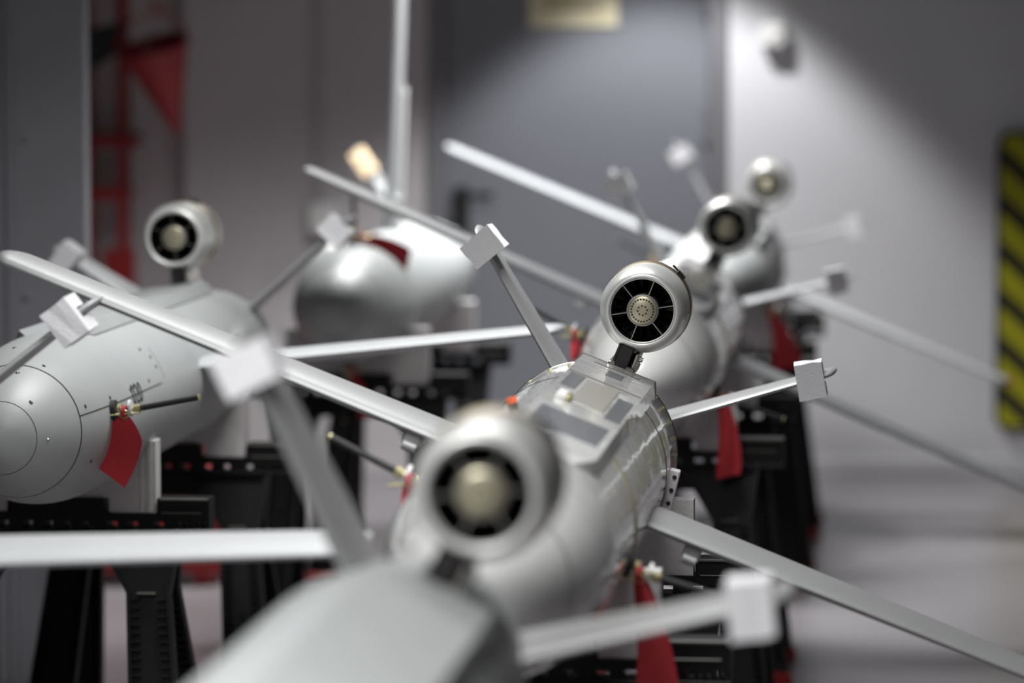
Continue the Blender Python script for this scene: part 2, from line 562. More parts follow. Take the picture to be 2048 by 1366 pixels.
def b_screw(a, s):
    D = DE
    mt = ENG @ Matrix.Rotation(a, 4, 'Y') @ Matrix.Translation((0, s * D, 0.497 * D)) @ Matrix.Rotation(rad(90), 4, 'X')
    return MB().lathe([(0.022 * D, 0), (0.020 * D, 0.012 * D), (0.0, 0.014 * D)], 10, mt)
def b_pylon():
    m = MB()
    poly = [(-0.019, 0.0), (-0.012, -0.012), (0.012, -0.012), (0.019, 0.0), (0.019, 0.13), (0.012, 0.16), (-0.012, 0.16), (-0.019, 0.13)]
    n = len(poly)
    vs = [(x, 0.012 + y, 0.165) for x, y in poly] + [(x * 0.95, 0.012 + y, HE - 0.075) for x, y in poly]
    fs = [tuple(range(n)), tuple(range(n, 2 * n))] + [(i, (i + 1) % n, (i + 1) % n + n, i + n) for i in range(n)]
    return m.add(vs, fs)
def b_pylonfoot():
    m = MB()
    m.cbox(-0.024, 0.030, 0.0, 0.17, 0.170, 0.186, c=0.003)
    m.cbox(0.019, 0.027, 0.004, 0.15, 0.186, 0.214, c=0.002)
    m.rod((0.027, 0.02, 0.206), (0.036, 0.02, 0.206), 0.005)
    return m

def seam_arc(s, rr, a0, a1, wid=0.0016):
    return MB().torus(rr, wid, -s, seg=60, sub=6, a0=a0, a1=a1)

def on_skin(s, ang, lift=0.0, rr=None):
    r = (nose_r(s) if s > NOSE0 else R) if rr is None else rr
    r += lift
    return (r * math.sin(ang), -s, r * math.cos(ang))

def nr(s):
    return nose_r(s) if s > NOSE0 else R
def b_antenna(sgn, st):
    m = MB()
    a = (sgn * (nr(st) + 0.052), -st, 0.010)
    b = (sgn * (nr(st) + 0.175), -st + 0.01, 0.020)
    return m.rod(a, b, 0.0062, 14)
def b_antenna_tip(sgn, st):
    return MB().rod((sgn * (nr(st) + 0.175), -st + 0.01, 0.020), (sgn * (nr(st) + 0.1785), -st + 0.01, 0.0203), 0.0066, 14)
def b_fitting(sgn, st):
    m = MB()
    m.rod((sgn * (nr(st) - 0.004), -st, 0.010), (sgn * (nr(st) + 0.060), -st, 0.010), 0.0055, 12)
    m.rod((sgn * (nr(st) + 0.010), -st, 0.010), (sgn * (nr(st) + 0.018), -st, 0.010), 0.014, 6)
    m.rod((sgn * (nr(st) + 0.044), -st, 0.010), (sgn * (nr(st) + 0.056), -st, 0.010), 0.0095, 6)
    return m
def b_washer(sgn, st):
    return MB().rod((sgn * (nr(st) + 0.033), -st, 0.012), (sgn * (nr(st) + 0.039), -st, 0.012), 0.017, 18)
def b_collar(sgn, st):
    return MB().rod((sgn * (nr(st) - 0.020), -st, 0.010), (sgn * (nr(st) + 0.007), -st, 0.010), 0.022, 20)

def b_hinge(sgn):
    # flange plate standing beside the wing root
    m = MB()
    mt = Matrix.Rotation(sgn * rad(82), 4, 'Y')
    m.cbox(-0.038, 0.038, -0.22, -0.190, R - 0.003, R + 0.017, c=0.002, mtx=mt)
    return m
def b_hingebolt(sgn, k):
    mt = Matrix.Rotation(sgn * rad(82), 4, 'Y') @ Matrix.Translation((-0.025 + 0.025 * k, -0.2205, R + 0.009))
    return MB().lathe([(0.0, -0.002), (0.003, -0.002), (0.0042, 0.0)], 10, mt)
def b_wingbracket(sgn):
    m = MB()
    m.cbox(sgn * 0.262 - 0.016, sgn * 0.262 + 0.016, -0.725, -0.62, -0.010, 0.012, c=0.004)
    m.rod((sgn * 0.262 - 0.012, -0.722, -0.010), (sgn * 0.262 + 0.012, -0.722, -0.010), 0.009, 14)
    return m
def b_lowerstrip(sgn):
    m = MB()
    m.cbox(min(sgn * 0.16, sgn * 0.62), max(sgn * 0.16, sgn * 0.62), -0.60, -0.52, 0.000, 0.008, c=0.002)
    return m

def make_drone(label, loc, roll, skin, wingm, wings=(-1, 1), style='left', st_=1.55, pitch=0.0, span=(1.0, 1.0)):
    t = thing('jet_drone', label, 'drone', 'jet drones on trestles', loc)
    t.rotation_mode = 'XYZ'
    t.matrix_world = Matrix.Translation(loc) @ Matrix.Rotation(rad(YAW), 4, 'Z') @ Matrix.Rotation(rad(pitch), 4, 'X') @ Matrix.Rotation(rad(roll), 4, 'Y')
    body = obj('fuselage', b_body, skin, t, key='body')
    obj('nose_cap', b_nose, skin, t, key='nose')
    sp = obj('dorsal_spine', b_spine, skin, t, key='spine')
    for s in wings:
        sp_ = span[0] if s < 0 else span[1]
        wg = obj('wing', lambda: b_wing(s, sp_), wingm, t, key='wing%d%.3f' % (s, sp_))
        if s > 0:
            obj('hinge_plate', lambda: b_hinge(s), M_white if style == 'right' else wingm, t, key='hinge%d' % s)
        for k in range(3 if s > 0 else 0):
            obj('bolt', lambda: b_hingebolt(s, k), M_seam, t, key='hbolt%d%d' % (s, k))
        if style == 'right' and s > 0:
            obj('tip_light', lambda: MB().lathe([(0.0, -0.022), (0.009, -0.017), (0.013, 0.0), (0.009, 0.017), (0.0, 0.022)], 16, Matrix.Translation((s * (sp_ + 0.001), -0.62, 0.021))), M_redlid, wg, key='tipl%.3f' % sp_)
        obj('bracket', lambda: b_wingbracket(s), wingm, wg, key='wbr%d' % s)
        obj('hinge_strip', lambda: b_lowerstrip(s), M_white, wg, key='lst%d' % s)
    for s in (-1, 1):
        obj('tail_fin', lambda: b_fin(s), wingm, t, key='fin%d' % s)
        an = obj('side_rod', lambda: b_antenna(s, st_), M_rubber, t, key='ant%d%.2f' % (s, st_))
        obj('end_cap', lambda: b_antenna_tip(s, st_), M_brass, an, key='antt%d%.2f' % (s, st_))
        obj('brass_fitting', lambda: b_fitting(s, st_), M_brass, an, key='fit%d%.2f' % (s, st_))
        obj('washer', lambda: b_washer(s, st_), M_white, an, key='was%d%.2f' % (s, st_))
        obj('collar', lambda: b_collar(s, st_), M_seam, an, key='col%d%.2f' % (s, st_))
    nc = obj('engine_nacelle', b_nacelle, M_alu, t, key='nac')
    obj('inlet_duct', b_duct, M_duct, nc, key='duct')
    obj('inlet_ring', b_innerring, M_alu, nc, key='inring')
    obj('hub', b_hub, M_hub, nc, key='hub')
    obj('hub_ring', b_hubring, M_hubring, nc, key='hubring')
    obj('hub_holes', b_holes, M_seam, nc, key='holes')['kind'] = 'stuff'
    obj('fan_blades', b_blades, M_blade, nc, key='blades')['kind'] = 'stuff'
    for k in range(6):
        obj('inlet_strut', lambda: b_strut(k), M_steel, nc, key='strut%d' % k)
    obj('clamp_band', b_band, M_goldband, nc, key='band')
    for a in (rad(26),):
        obj('latch', lambda: b_latch(a), M_pyl, nc, key='latch%.2f' % a)
    for a in (rad(-65), rad(75), rad(178), rad(110)):
        obj('screw', lambda: b_screw(a, 0.42), M_steel, nc, key='screw%.2f' % a)
    py = obj('pylon', b_pylon, M_pyl, t, key='pylon')
    obj('pylon_foot', b_pylonfoot, M_steel, py, key='pylonfoot')
    # joints of the skin
    if style == 'right':
        obj('joint_ring', lambda: seam_arc(1.10, R, 0, 2 * PI, 0.0030), M_olive, body, key='seamR1')
        obj('joint_ring', lambda: seam_arc(0.30, R, 0, 2 * PI, 0.0012), M_seam, body, key='seamR2')
        obj('tail_ring', lambda: seam_arc(-0.018, R, 0, 2 * PI, 0.0022), M_steel, body, key='seamR3')
        for a in (30, 38, 48, 58, 68, 80, -32, -45, -60, -76):
            obj('rivet', lambda: MB().lathe([(0.0, 0.0022), (0.003, 0.0016), (0.004, 0)], 8, Matrix.Translation(on_skin(-0.004, rad(a))) @ Matrix.Rotation(rad(a), 4, 'Y') @ Matrix.Rotation(rad(90), 4, 'X')), M_brass, body, key='riv%d' % a)
        obj('spine_edge', lambda: MB().prism([(-0.088, 0.150), (-0.075, 0.1802), (0.075, 0.1802), (0.088, 0.150)], -0.006, -0.001), M_steel, sp, key='spedge')
        obj('cover_plate', lambda: mbox(-0.030, 0.032, -0.80, -0.40, 0.1785, 0.1805, c=0.0008), M_beige, sp, key='cp1')
        obj('cover_plate', lambda: mbox(-0.064, -0.036, -0.62, -0.38, 0.1785, 0.1802, c=0.0007), M_slate, sp, key='cp2')
        obj('cover_plate', lambda: mbox(0.038, 0.067, -0.86, -0.50, 0.1785, 0.1802, c=0.0007), M_slate, sp, key='cp3')
        obj('cover_plate', lambda: mbox(-0.060, 0.060, -1.25, -0.98, 0.1785, 0.1802, c=0.0007), M_slate, sp, key='cp4')
        obj('cover_plate', lambda: mbox(-0.012, 0.020, -0.22, -0.13, 0.1785, 0.1802, c=0.0007), M_slate, sp, key='cp5')
        obj('slot', lambda: mbox(-0.045, 0.047, -0.082, -0.066, 0.1787, 0.1797), M_hubring, sp, key='slot1')
        obj('slot', lambda: mbox(-0.070, 0.070, -0.36, -0.345, 0.1787, 0.1797), M_hubring, sp, key='slot2')
        cc = obj('connector', lambda: mbox(-0.052, -0.034, -0.83, -0.76, 0.179, 0.190, c=0.002), M_white, sp, key='conn')
        obj('connector_end', lambda: mbox(-0.034, -0.028, -0.83, -0.76, 0.179, 0.189, c=0.001), M_orange if False else M_brass, sp, key='conn2')
        st = obj('stub', lambda: MB().rod(on_skin(0.86, rad(-38), -0.004), on_skin(0.86, rad(-38), 0.010), 0.0085), M_rubber, body, key='stub')
        obj('orange_cap', lambda: MB().rod(on_skin(0.86, rad(-38), 0.010), on_skin(0.86, rad(-38), 0.020), 0.0095), M_orange, body, key='ocap')
    elif style == 'left':
        obj('nose_seam', lambda: seam_arc(1.824, nose_r(1.824) - 0.0002, rad(-118), rad(82), 0.0016), M_seam, body, key='seamL1')
        obj('nose_seam', lambda: seam_arc(1.955, nose_r(1.955) + 0.0, 0, 2 * PI, 0.0007), M_seam, body, key='seamL2')
        obj('panel_seam', lambda: MB().rod(on_skin(1.18, rad(82)), on_skin(1.50, rad(82)), 0.0011), M_seam, body, key='seamL3')
        def curve_seam():
            m = MB()
            for k in range(8):
                m.rod(on_skin(1.50 + 0.3225 * k / 8, rad(82)), on_skin(1.50 + 0.3225 * (k + 1) / 8, rad(82)), 0.0012, 6)
            return m
        obj('panel_seam', curve_seam, M_seam, body, key='seamL4')
        obj('panel_seam', lambda: seam_arc(1.14, R, rad(55), rad(80), 0.0006), M_seam, body, key='seamL5')
        for i, (s, a) in enumerate([(1.79, 76), (1.66, 77), (1.50, 77.5), (1.80, 28), (1.18, 62), (1.18, 70), (1.22, 54), (1.75, 122), (1.62, 130), (1.30, 77)]):
            def bs(s=s, a=a):
                p = on_skin(s, rad(a), 0.0004)
                return MB().lathe([(0.0, 0.0012), (0.0036, 0.001), (0.0042, -0.001)], 10, Matrix.Translation(p) @ Matrix.Rotation(rad(a), 4, 'Y') @ Matrix.Rotation(rad(90), 4, 'X'))
            obj('screw', bs, M_seam, body, key='lscr%d' % i)
        for i, (s, a) in enumerate([(1.93, 45), (1.93, 100), (1.86, 12), (1.70, -5)]):
            def bs2(s=s, a=a):
                p = on_skin(s, rad(a), 0.0004)
                return MB().lathe([(0.0, 0.0014), (0.004, 0.0012), (0.005, -0.001)], 12, Matrix.Translation(p) @ Matrix.Rotation(rad(a), 4, 'Y') @ Matrix.Rotation(rad(90), 4, 'X'))
            obj('rivet', bs2, M_steel, body, key='lriv%d' % i)
        obj('spine_seam', lambda: spine_seam(), M_seam, sp, key='spseam')
        obj('slot', lambda: mbox(-0.055, 0.055, -0.30, -0.285, 0.1787, 0.1795), M_hubring, sp, key='lslot')
    return t

def spine_seam():
    m = MB()
    pts = [(0.0392, -1.503, 0.1672), (0.0695, -1.442, 0.1600), (0.0868, -1.398, 0.1528), (0.0868, -0.9, 0.1528), (0.0868, -0.02, 0.1528)]
    for p, q in zip(pts, pts[1:]):
        m.rod(p, q, 0.0012, 6)
        m.rod((-p[0], p[1], p[2]), (-q[0], q[1], q[2]), 0.0012, 6)
    return m

def axis_from_engine(E, roll):
    return (E[0] - HE * math.sin(rad(roll)), E[1], E[2] - HE * math.cos(rad(roll)))

DR = {}
PIT = {'L2': 0.0}
ROD = {'L2': 1.55}
def add_drone(key, label, E, roll, skin, wingm, **kw):
    loc = axis_from_engine(E, roll)
    ROD[key] = kw.get('st_', 1.55)
    PIT[key] = kw.get('pitch', 0.0)
    DR[key] = (make_drone(label, loc, roll, skin, wingm, **kw), Vector(loc), roll)
yx = math.tan(rad(-YAW))
add_drone('R1', 'blurred silver drone nearest the camera, its engine filling the lower middle', (-0.037, 4.45, 1.226), 25.0, M_grey, M_wingR, style='plain', wings=(1,))
add_drone('R2', 'silver drone in sharp focus with a round perforated engine hub', (0.249, 7.33, 1.239), 21.5, M_gloss, M_wingR, style='right', st_=1.17, span=(1.075, 1.05))
add_drone('R3', 'silver drone directly behind the sharply focused one, engine at upper right', (0.613, 10.95, 1.222), 23.5, M_gloss, M_wing, style='right', span=(1.105, 1.05))
add_drone('R4', 'farthest drone of the right row, small engine against the pale wall', (0.931, 14.0, 1.231), 22.5, M_grey, M_wing, style='right', span=(1.085, 1.05))
add_drone('L0', 'light grey drone beyond the left edge, only its fin and wing showing', (-1.152, 6.32, 1.279), -2.0, M_grey, M_wing, pitch=2.2)
add_drone('L1', 'light grey drone at left with rounded nose and engine on top', (-0.836, 9.45, 1.270), -6.0, M_grey, M_wing, st_=1.66)
# the far drone of the left row lies on its side, its lower wing taken off
loc = (-0.305, 12.83, 0.985)
DR['L2'] = (make_drone('light grey drone lying on its side in the background, wing pointing straight up', loc, -87.7, M_grey, M_wing, wings=(1,), st_=1.55), Vector(loc), -87.7)

def drone_matrix(key):
    _, loc, roll = DR[key]
    return Matrix.Translation(loc) @ Matrix.Rotation(rad(YAW), 4, 'Z') @ Matrix.Rotation(rad(PIT[key]), 4, 'X') @ Matrix.Rotation(rad(roll), 4, 'Y')

# number on the flank of the left drone
def flank_text(txt, parent):
    cu = bpy.data.curves.new('serial_number', 'FONT')
    cu.body = txt
    cu.size = 0.06
    cu.extrude = 0.0004
    tmp = bpy.data.objects.new('tmp_text', cu)
    COL.objects.link(tmp)
    dg = bpy.context.evaluated_depsgraph_get()
    dg.update()
    me = bpy.data.meshes.new_from_object(tmp.evaluated_get(dg))
    bpy.data.objects.remove(tmp)
    for v in me.vertices:
        x, y, z = v.co
        a = rad(88) - y / R
        v.co = Vector(on_skin(1.50 - x * 1.15, a, 0.0006 + z))
    me.materials.clear()
    me.materials.append(M_seam)
    o = bpy.data.objects.new('serial_number', me)
    COL.objects.link(o)
    o.parent = parent
    o['label'] = 'black stencilled number'
flank_text('020', DR['L1'][0])

# ------------------------------------------------------------------ foam guards on the fins
def guard_mesh(seed):
    rnd = random.Random(seed)
    m = MB()
    # U-shaped block round the leading edge: x across the fin, y backwards, z along the fin
    a, b = 0.0105, 0.036
    z0, z1_ = -0.028, 0.028
    poly = [(-b, -0.022), (b, -0.022), (b, 0.06), (a, 0.06), (a, 0.002), (-a, 0.002), (-a, 0.06), (-b, 0.06)]
    n = len(poly)
    vs = []
    rings = 4
    for i in range(rings):
        z = z0 + (z1_ - z0) * i / (rings - 1)
        for j, (x, y) in enumerate(poly):
            k = 0.0014 if j in (0, 1, 2, 7) else 0
            vs.append((x + rnd.uniform(-k, k), y + rnd.uniform(-k, k), z + rnd.uniform(-k, k)))
    fs = []
    for i in range(rings - 1):
        for j in range(n):
            j2 = (j + 1) % n
            fs.append((i * n + j, i * n + j2, (i + 1) * n + j2, (i + 1) * n + j))
    for base in (0, (rings - 1) * n):
        fs.append((base + 0, base + 1, base + 4, base + 5))
        fs.append((base + 1, base + 2, base + 3, base + 4))
        fs.append((base + 0, base + 5, base + 6, base + 7))
    return m.add(vs, fs)

def guard(key, sgn, label, r=0.437, tilt=0.0, m=None, seed=1, scl=(1, 1, 1)):
    o = obj('foam_guard', guard_mesh(seed), m or M_foam, smooth=0)
    d = Vector((sgn * math.sin(FA), 0, math.cos(FA)))
    nx = Vector((math.cos(FA), 0, -sgn * math.sin(FA)))
    yv = d.cross(nx)
    M = Matrix(((nx.x, yv.x, d.x, 0), (nx.y, yv.y, d.y, 0), (nx.z, yv.z, d.z, 0), (0, 0, 0, 1)))
    p = d * r
    o.matrix_world = drone_matrix(key) @ Matrix.Translation((p.x, fin_le(r) - 0.002, p.z)) @ M @ Matrix.Rotation(rad(tilt), 4, 'Y') @ Matrix.Diagonal((*scl, 1))
    tag(o, label, 'foam guard', 'foam guards on the tail fins')
    return o
guard('R1', -1, 'large blurred white foam guard on the nearest drone left fin', seed=2, tilt=3)
guard('R1', 1, 'blurred white foam square on the nearest drone right fin', seed=3, tilt=4)
guard('R2', -1, 'sharp white foam block on the raised left fin of the focused drone', seed=4, tilt=-8, r=0.445)
guard('R2', 1, 'sharp white foam square on the right fin of the focused drone', seed=5, tilt=6)
guard('R3', -1, 'pale grey foam square against the door, left fin of the third drone', seed=6)
guard('R3', 1, 'pale foam square on the right fin before the white wall', seed=7)
guard('R4', -1, 'bright white foam guard, highest one, on the farthest drone left fin', seed=8)
guard('R4', 1, 'small faint white foam guard on the farthest drone right fin', seed=9)
guard('L0', 1, 'slanted white foam strip over the grey drone nose at left', seed=10, tilt=2)
guard('L1', -1, 'white foam lump on the left fin of the left grey drone', seed=11, tilt=6)
guard('L1', 1, 'round white foam guard on the right fin of the left grey drone', seed=12, tilt=-5)
guard('L2', 1, 'cream coloured foam guard on the upright fin of the background drone', seed=13, m=M_cream, scl=(0.72, 1, 1.7), r=0.43)

# ------------------------------------------------------------------ red safety ribbons with their pins
def ribbon_mesh(width, length, pinch, twist, sway, fold, seed=0, skew=0.0):
    """hangs along -Z from the origin; twist in degrees along its length"""
    rnd = random.Random(seed)
    m = MB()
    nz, nx = 16, 8
    vs, fs = [], []
    for side in (0, 1):
        for i in range(nz + 1):
            t = i / nz
            wk = pinch + (1 - pinch) * min(1.0, (t / (0.35 if skew else 0.8))) ** 0.8
            a = rad(twist) * t
            for j in range(nx + 1):
                u = (j / nx - 0.5) * width * wk
                off = fold * math.sin(j / nx * PI * 2 + 1.2 + 2 * t) * (1 - 0.4 * t)
                x = u * math.cos(a) - off * math.sin(a) + sway[0] * t + 0.15 * width * math.sin(t * 3.0)
                y = u * math.sin(a) + off * math.cos(a) + sway[1] * t + (0.0012 if side else 0)
                z = -length * t + 0.16 * u * (t ** 3) + skew * u * t
                vs.append((x, y, z))
    N = (nz + 1) * (nx + 1)
    for side in (0, 1):
        for i in range(nz):
            for j in range(nx):
                a = side * N + i * (nx + 1) + j
                q = (a, a + 1, a + nx + 2, a + nx + 1)
                fs.append(q if side else q[::-1])
    edge = [i * (nx + 1) for i in range(nz + 1)]
    edge2 = [i * (nx + 1) + nx for i in range(nz + 1)]
    for e in (edge, edge2):
        for p, q in zip(e, e[1:]):
            fs.append((p, q, q + N, p + N))
    for row in (0, nz):
        for j in range(nx):
            p = row * (nx + 1) + j
            fs.append((p, p + 1, p + 1 + N, p + N))
    return m.add(vs, fs)

def ribbon(key, sgn, label, width=0.058, length=0.19, pinch=0.3, twist=20, sway=(0, 0), fold=0.006, seed=0, pre=None, local=None, skew=0.0):
    mw = drone_matrix(key)
    p = mw @ Vector(local if local else (sgn * (nr(ROD[key]) + 0.025), -ROD[key] - 0.015, 0.002))
    t = thing('safety_ribbon', label, 'ribbon', 'red safety ribbons', p)
    rb = obj('ribbon', ribbon_mesh(width, length, pinch, twist, sway, fold, seed, skew), M_red, t, smooth=60)
    if pre:
        rb.rotation_euler = pre
    kn = MB().torus(0.010, 0.0045, 0, 20, 8, Matrix.Translation((0, 0.002, 0.004)) @ Matrix.Rotation(rad(70), 4, 'Z'))
    obj('loop', kn, M_red, t)
    pin = MB()
    pin.rod((-0.036, -0.004, -0.002), (0.030, 0.004, 0.003), 0.0022, 8)
    pin.torus(0.008, 0.0016, 0, 18, 6, Matrix.Translation((0.0, -0.004, 0.0)))
    obj('pin', pin, M_brass, t)
    return t
ribbon('L1', 1, 'red ribbon in sharp focus on the left grey drone flank', width=0.080, length=0.122, pinch=0.08, twist=-15, sway=(-0.040, 0.0), fold=0.003, seed=1, skew=-0.85)
ribbon('R2', 1, 'long dark red ribbon hanging at the bottom of the picture', width=0.072, length=0.235, pinch=0.28, twist=10, sway=(0.028, 0), seed=2)
ribbon('R2', -1, 'red ribbon with yellow fitting left of the blurred nearest engine', width=0.045, length=0.075, pinch=0.45, twist=70, sway=(-0.010, 0), seed=3)
ribbon('R3', 1, 'red ribbon hanging in front of the black trestle at right', width=0.062, length=0.185, pinch=0.42, twist=15, sway=(0.012, 0), seed=4)
ribbon('R3', -1, 'bit of red ribbon beside the focused drone left fin', width=0.04, length=0.06, pinch=0.4, twist=60, seed=5)
ribbon('R4', 1, 'dark red ribbon highest at right, below the farthest fins', width=0.09, length=0.19, pinch=0.25, twist=12, sway=(0.05, 0), seed=6)
ribbon('R4', -1, 'light red ribbon knot above the focused engine', width=0.058, length=0.05, pinch=0.6, twist=30, seed=7)
ribbon('L2', 1, 'red ribbon lying across the nose of the background drone', width=0.06, length=0.16, pinch=0.42, twist=10, seed=8, pre=(rad(12), rad(-64), 0), local=(R + 0.02, -1.56, -0.012))
ribbon('L2', -1, 'dark red ribbon hanging below the background drone', width=0.05, length=0.14, pinch=0.3, twist=10, sway=(0.05, 0), seed=9)
ribbon('L2', 1, 'narrow red ribbon at the left of the background drone nose', width=0.04, length=0.17, pinch=0.5, twist=25, seed=10, local=(-0.10, -1.50, 0.155))

# ------------------------------------------------------------------ black plastic trestles
BT = 0.775
NF = 0.742
def b_toprail():
    o = [(-0.33, 0.725), (0.33, 0.725), (0.33, BT), (0.217, BT), (0.217, NF), (0.10, NF), (0.10, BT), (-0.10, BT), (-0.10, NF), (-0.217, NF), (-0.217, BT), (-0.33, BT)]
    m = MB()
    m.box(-0.33, 0.33, -0.035, 0.035, 0.725, NF)
    for a, b in ((-0.33, -0.217), (-0.10, 0.10), (0.217, 0.33)):
        m.box(a, b, -0.035, 0.035, NF, BT)
    return m
def b_apron():
    return MB().cbox(-0.15, 0.15, -0.022, 0.022, 0.645, 0.699, c=0.002)
def b_bottomrail():
    return MB().cbox(-0.33, 0.33, -0.035, 0.035, 0.700, 0.708, c=0.0015)
def b_edge(sgn):
    m = MB()
    a, b = (0.222, 0.328) if sgn > 0 else (-0.328, -0.222)
    m.cbox(a, b, -0.0385, -0.033, BT - 0.004, BT + 0.0012, c=0.001)
    m.cbox(a + 0.004, b - 0.014, -0.0378, -0.0345, 0.7435, 0.7458, c=0.0008)
    return m
def b_leg(sx, sy):
    # channel leg: gusset at the top, straight tapered leg below, splayed outwards and front/back
    def fn(x, y, z):
        return (x, y + sy * (0.012 + (0.70 - z) * 0.29), z)
    m = MB()
    out = [(0.268, 0.70), (0.250, 0.575), (0.315, 0.03)]
    inn = [(0.075, 0.70), (0.155, 0.575), (0.195, 0.03)]
    face = [(0.08, 0.70), (0.263, 0.70), (0.245, 0.575), (0.31, 0.03), (0.20, 0.03), (0.160, 0.575)]
    flip = lambda pl: [(sx * x, z) for x, z in pl]
    m.prism(flip(face), -0.006, 0.006, fn=fn)
    for pth, dx in ((out, -0.008), (inn, 0.008)):
        pl = pth + [(x + dx, z) for x, z in pth[::-1]]
        # two convex quads rather than one bent polygon
        m.prism(flip([pth[0], pth[1], (pth[1][0] + dx, pth[1][1]), (pth[0][0] + dx, pth[0][1])]), -0.020, 0.014, fn=fn)
        m.prism(flip([pth[1], pth[2], (pth[2][0] + dx, pth[2][1]), (pth[1][0] + dx, pth[1][1])]), -0.020, 0.014, fn=fn)
    return m
def b_ribs(sx, sy):
    def fn(x, y, z):
        return (x, y + sy * (0.012 + (0.70 - z) * 0.29), z)
    m = MB()
    z = 0.560
    while z > 0.06:
        t = (0.575 - z) / 0.545
        xo = 0.250 + 0.065 * t - 0.008
        xi = 0.155 + 0.040 * t + 0.008
        for a, b in ((xi, xi + 0.020), (xo - 0.022, xo)):
            pl = [(sx * a, z), (sx * b, z), (sx * b, z + 0.004), (sx * a, z + 0.004)]
            m.prism(pl, -0.017, -0.005, fn=fn)
        z -= 0.0175
    return m
def b_foot(sx, sy):
    yy = sy * (0.012 + 0.70 * 0.29)
    return MB().cbox(min(sx * 0.19, sx * 0.325), max(sx * 0.19, sx * 0.325), yy - 0.03, yy + 0.03, 0.0, 0.032, c=0.005)
def b_xbrace(sx):
    m = MB()
    m.box(min(sx * 0.215, sx * 0.225), max(sx * 0.215, sx * 0.225), -0.12, 0.12, 0.36, 0.375)
    return m
def b_gline(sx):
    # raised line along the fold of the gusset
    def fn(x, y, z):
        return (x, y - (0.012 + (0.70 - z) * 0.29), z)
    m = MB()
    m.prism([(sx * 0.178, 0.573), (sx * 0.218, 0.573), (sx * 0.218, 0.5755), (sx * 0.178, 0.5755)], -0.022, -0.006, fn=fn)
    return m

def trestle(label, x, y, yaw=YAW):
    t = thing('plastic_trestle', label, 'trestle', 'black plastic trestles', (x, y, 0), rad(yaw))
    rail = obj('top_rail', b_toprail, M_black, t, key='toprail', smooth=0)
    obj('apron', b_apron, M_black, t, key='apron')
    obj('bottom_rail', b_bottomrail, M_black, t, key='botrail')
    for s in (-1, 1):
        obj('edge_strip', lambda: b_edge(s), M_blackedge, t, key='edge%d' % s)
    xs = [-0.32, 0.32, -0.265, -0.222, -0.178, -0.158, -0.118, -0.085, -0.045, -0.02, 0.02, 0.045, 0.085, 0.118, 0.158, 0.178, 0.222, 0.265]
    prev = None
    cen = [(-0.326, 0.008), (0.326, 0.008)] + [(sg * (0.312 - 0.0135 * k), 0.006) for k in range(4) for sg in (-1, 1)]
    cen += [(sg * v, wd) for sg in (-1, 1) for v, wd in ((0.245, 0.026), (0.192, 0.034), (0.142, 0.022), (0.092, 0.030), (0.042, 0.024))]
    cen += [(0.0, 0.02)]
    for v, wd in cen:
        obj('web', lambda: MB().box(-wd / 2, wd / 2, -0.033, 0.033, 0.707, 0.726), M_black, t, key='web%.3f' % wd, smooth=0).location.x = v
    for sx in (-1, 1):
        for sy in (-1, 1):
            lg = obj('leg', lambda: b_leg(sx, sy), M_black, t, key='leg%d%d' % (sx, sy), smooth=0)
            obj('ribs', lambda: b_ribs(sx, sy), M_black, lg, key='ribs%d%d' % (sx, sy), smooth=0)['kind'] = 'stuff'
            obj('foot', lambda: b_foot(sx, sy), M_redp, lg, key='foot%d%d' % (sx, sy))
        obj('fold_line', lambda: b_gline(sx), M_blackedge, t, key='gl%d' % sx, smooth=0)
        obj('brace', lambda: b_xbrace(sx), M_black, t, key='xb%d' % sx, smooth=0)
    return t

# ------------------------------------------------------------------ foam cradles between trestle and body
def cradle(label, x, y, axz, yaw=YAW, hw=0.213, top=0.098, strips=False):
    """U block with a round cut-out; its feet stand in the notches of the trestle"""
    m = MB()
    RR = R + 0.0015
    zt = axz - R + top
    n = 22
    amax = math.acos((axz - zt) / RR)
    arc = []
    for k in range(n + 1):
        a = -amax + 2 * amax * k / n
        arc.append((RR * math.sin(a), axz - RR * math.cos(a)))
    bot = BT
    vs, fs = [], []
    ys = (-0.028, 0.028)
    cols = [(-hw, zt)] + arc + [(hw, zt)]
    for yy in ys:
        for xx, zz in cols:
            vs.append((xx, yy, zz))
        for xx, zz in cols:
            vs.append((xx, yy, bot))
    c = len(cols)
    for s in (0, 1):
        o = s * 2 * c
        for k in range(c - 1):
            q = (o + k, o + k + 1, o + c + k + 1, o + c + k)
            fs.append(q)
    o2 = 2 * c
    for k in range(c - 1):
        fs.append((k, k + 1, o2 + k + 1, o2 + k))
        fs.append((c + k, c + k + 1, o2 + c + k + 1, o2 + c + k))
    fs.append((0, c, o2 + c, o2))
    fs.append((c - 1, 2 * c - 1, o2 + 2 * c - 1, o2 + c - 1))
    m.add(vs, fs)
    m.box(0.112, hw, -0.028, 0.028, NF + 0.001, bot)
    m.box(-hw, -0.112, -0.028, 0.028, NF + 0.001, bot)
    t = thing('foam_cradle', label, 'foam cradle', 'foam cradles under the drones', (x, y, 0), rad(yaw))
    obj('block', m, M_foamg, t, smooth=0)
    for s in ((-1, 1) if strips else ()):
        for k in range(2):
            a = s * (hw - 0.012 - 0.016 * k)
            obj('strip', lambda: mbox(a - 0.005, a + 0.005, -0.033, -0.0281, NF + 0.002, zt - 0.001, c=0.001), M_foamg, t)
    return t

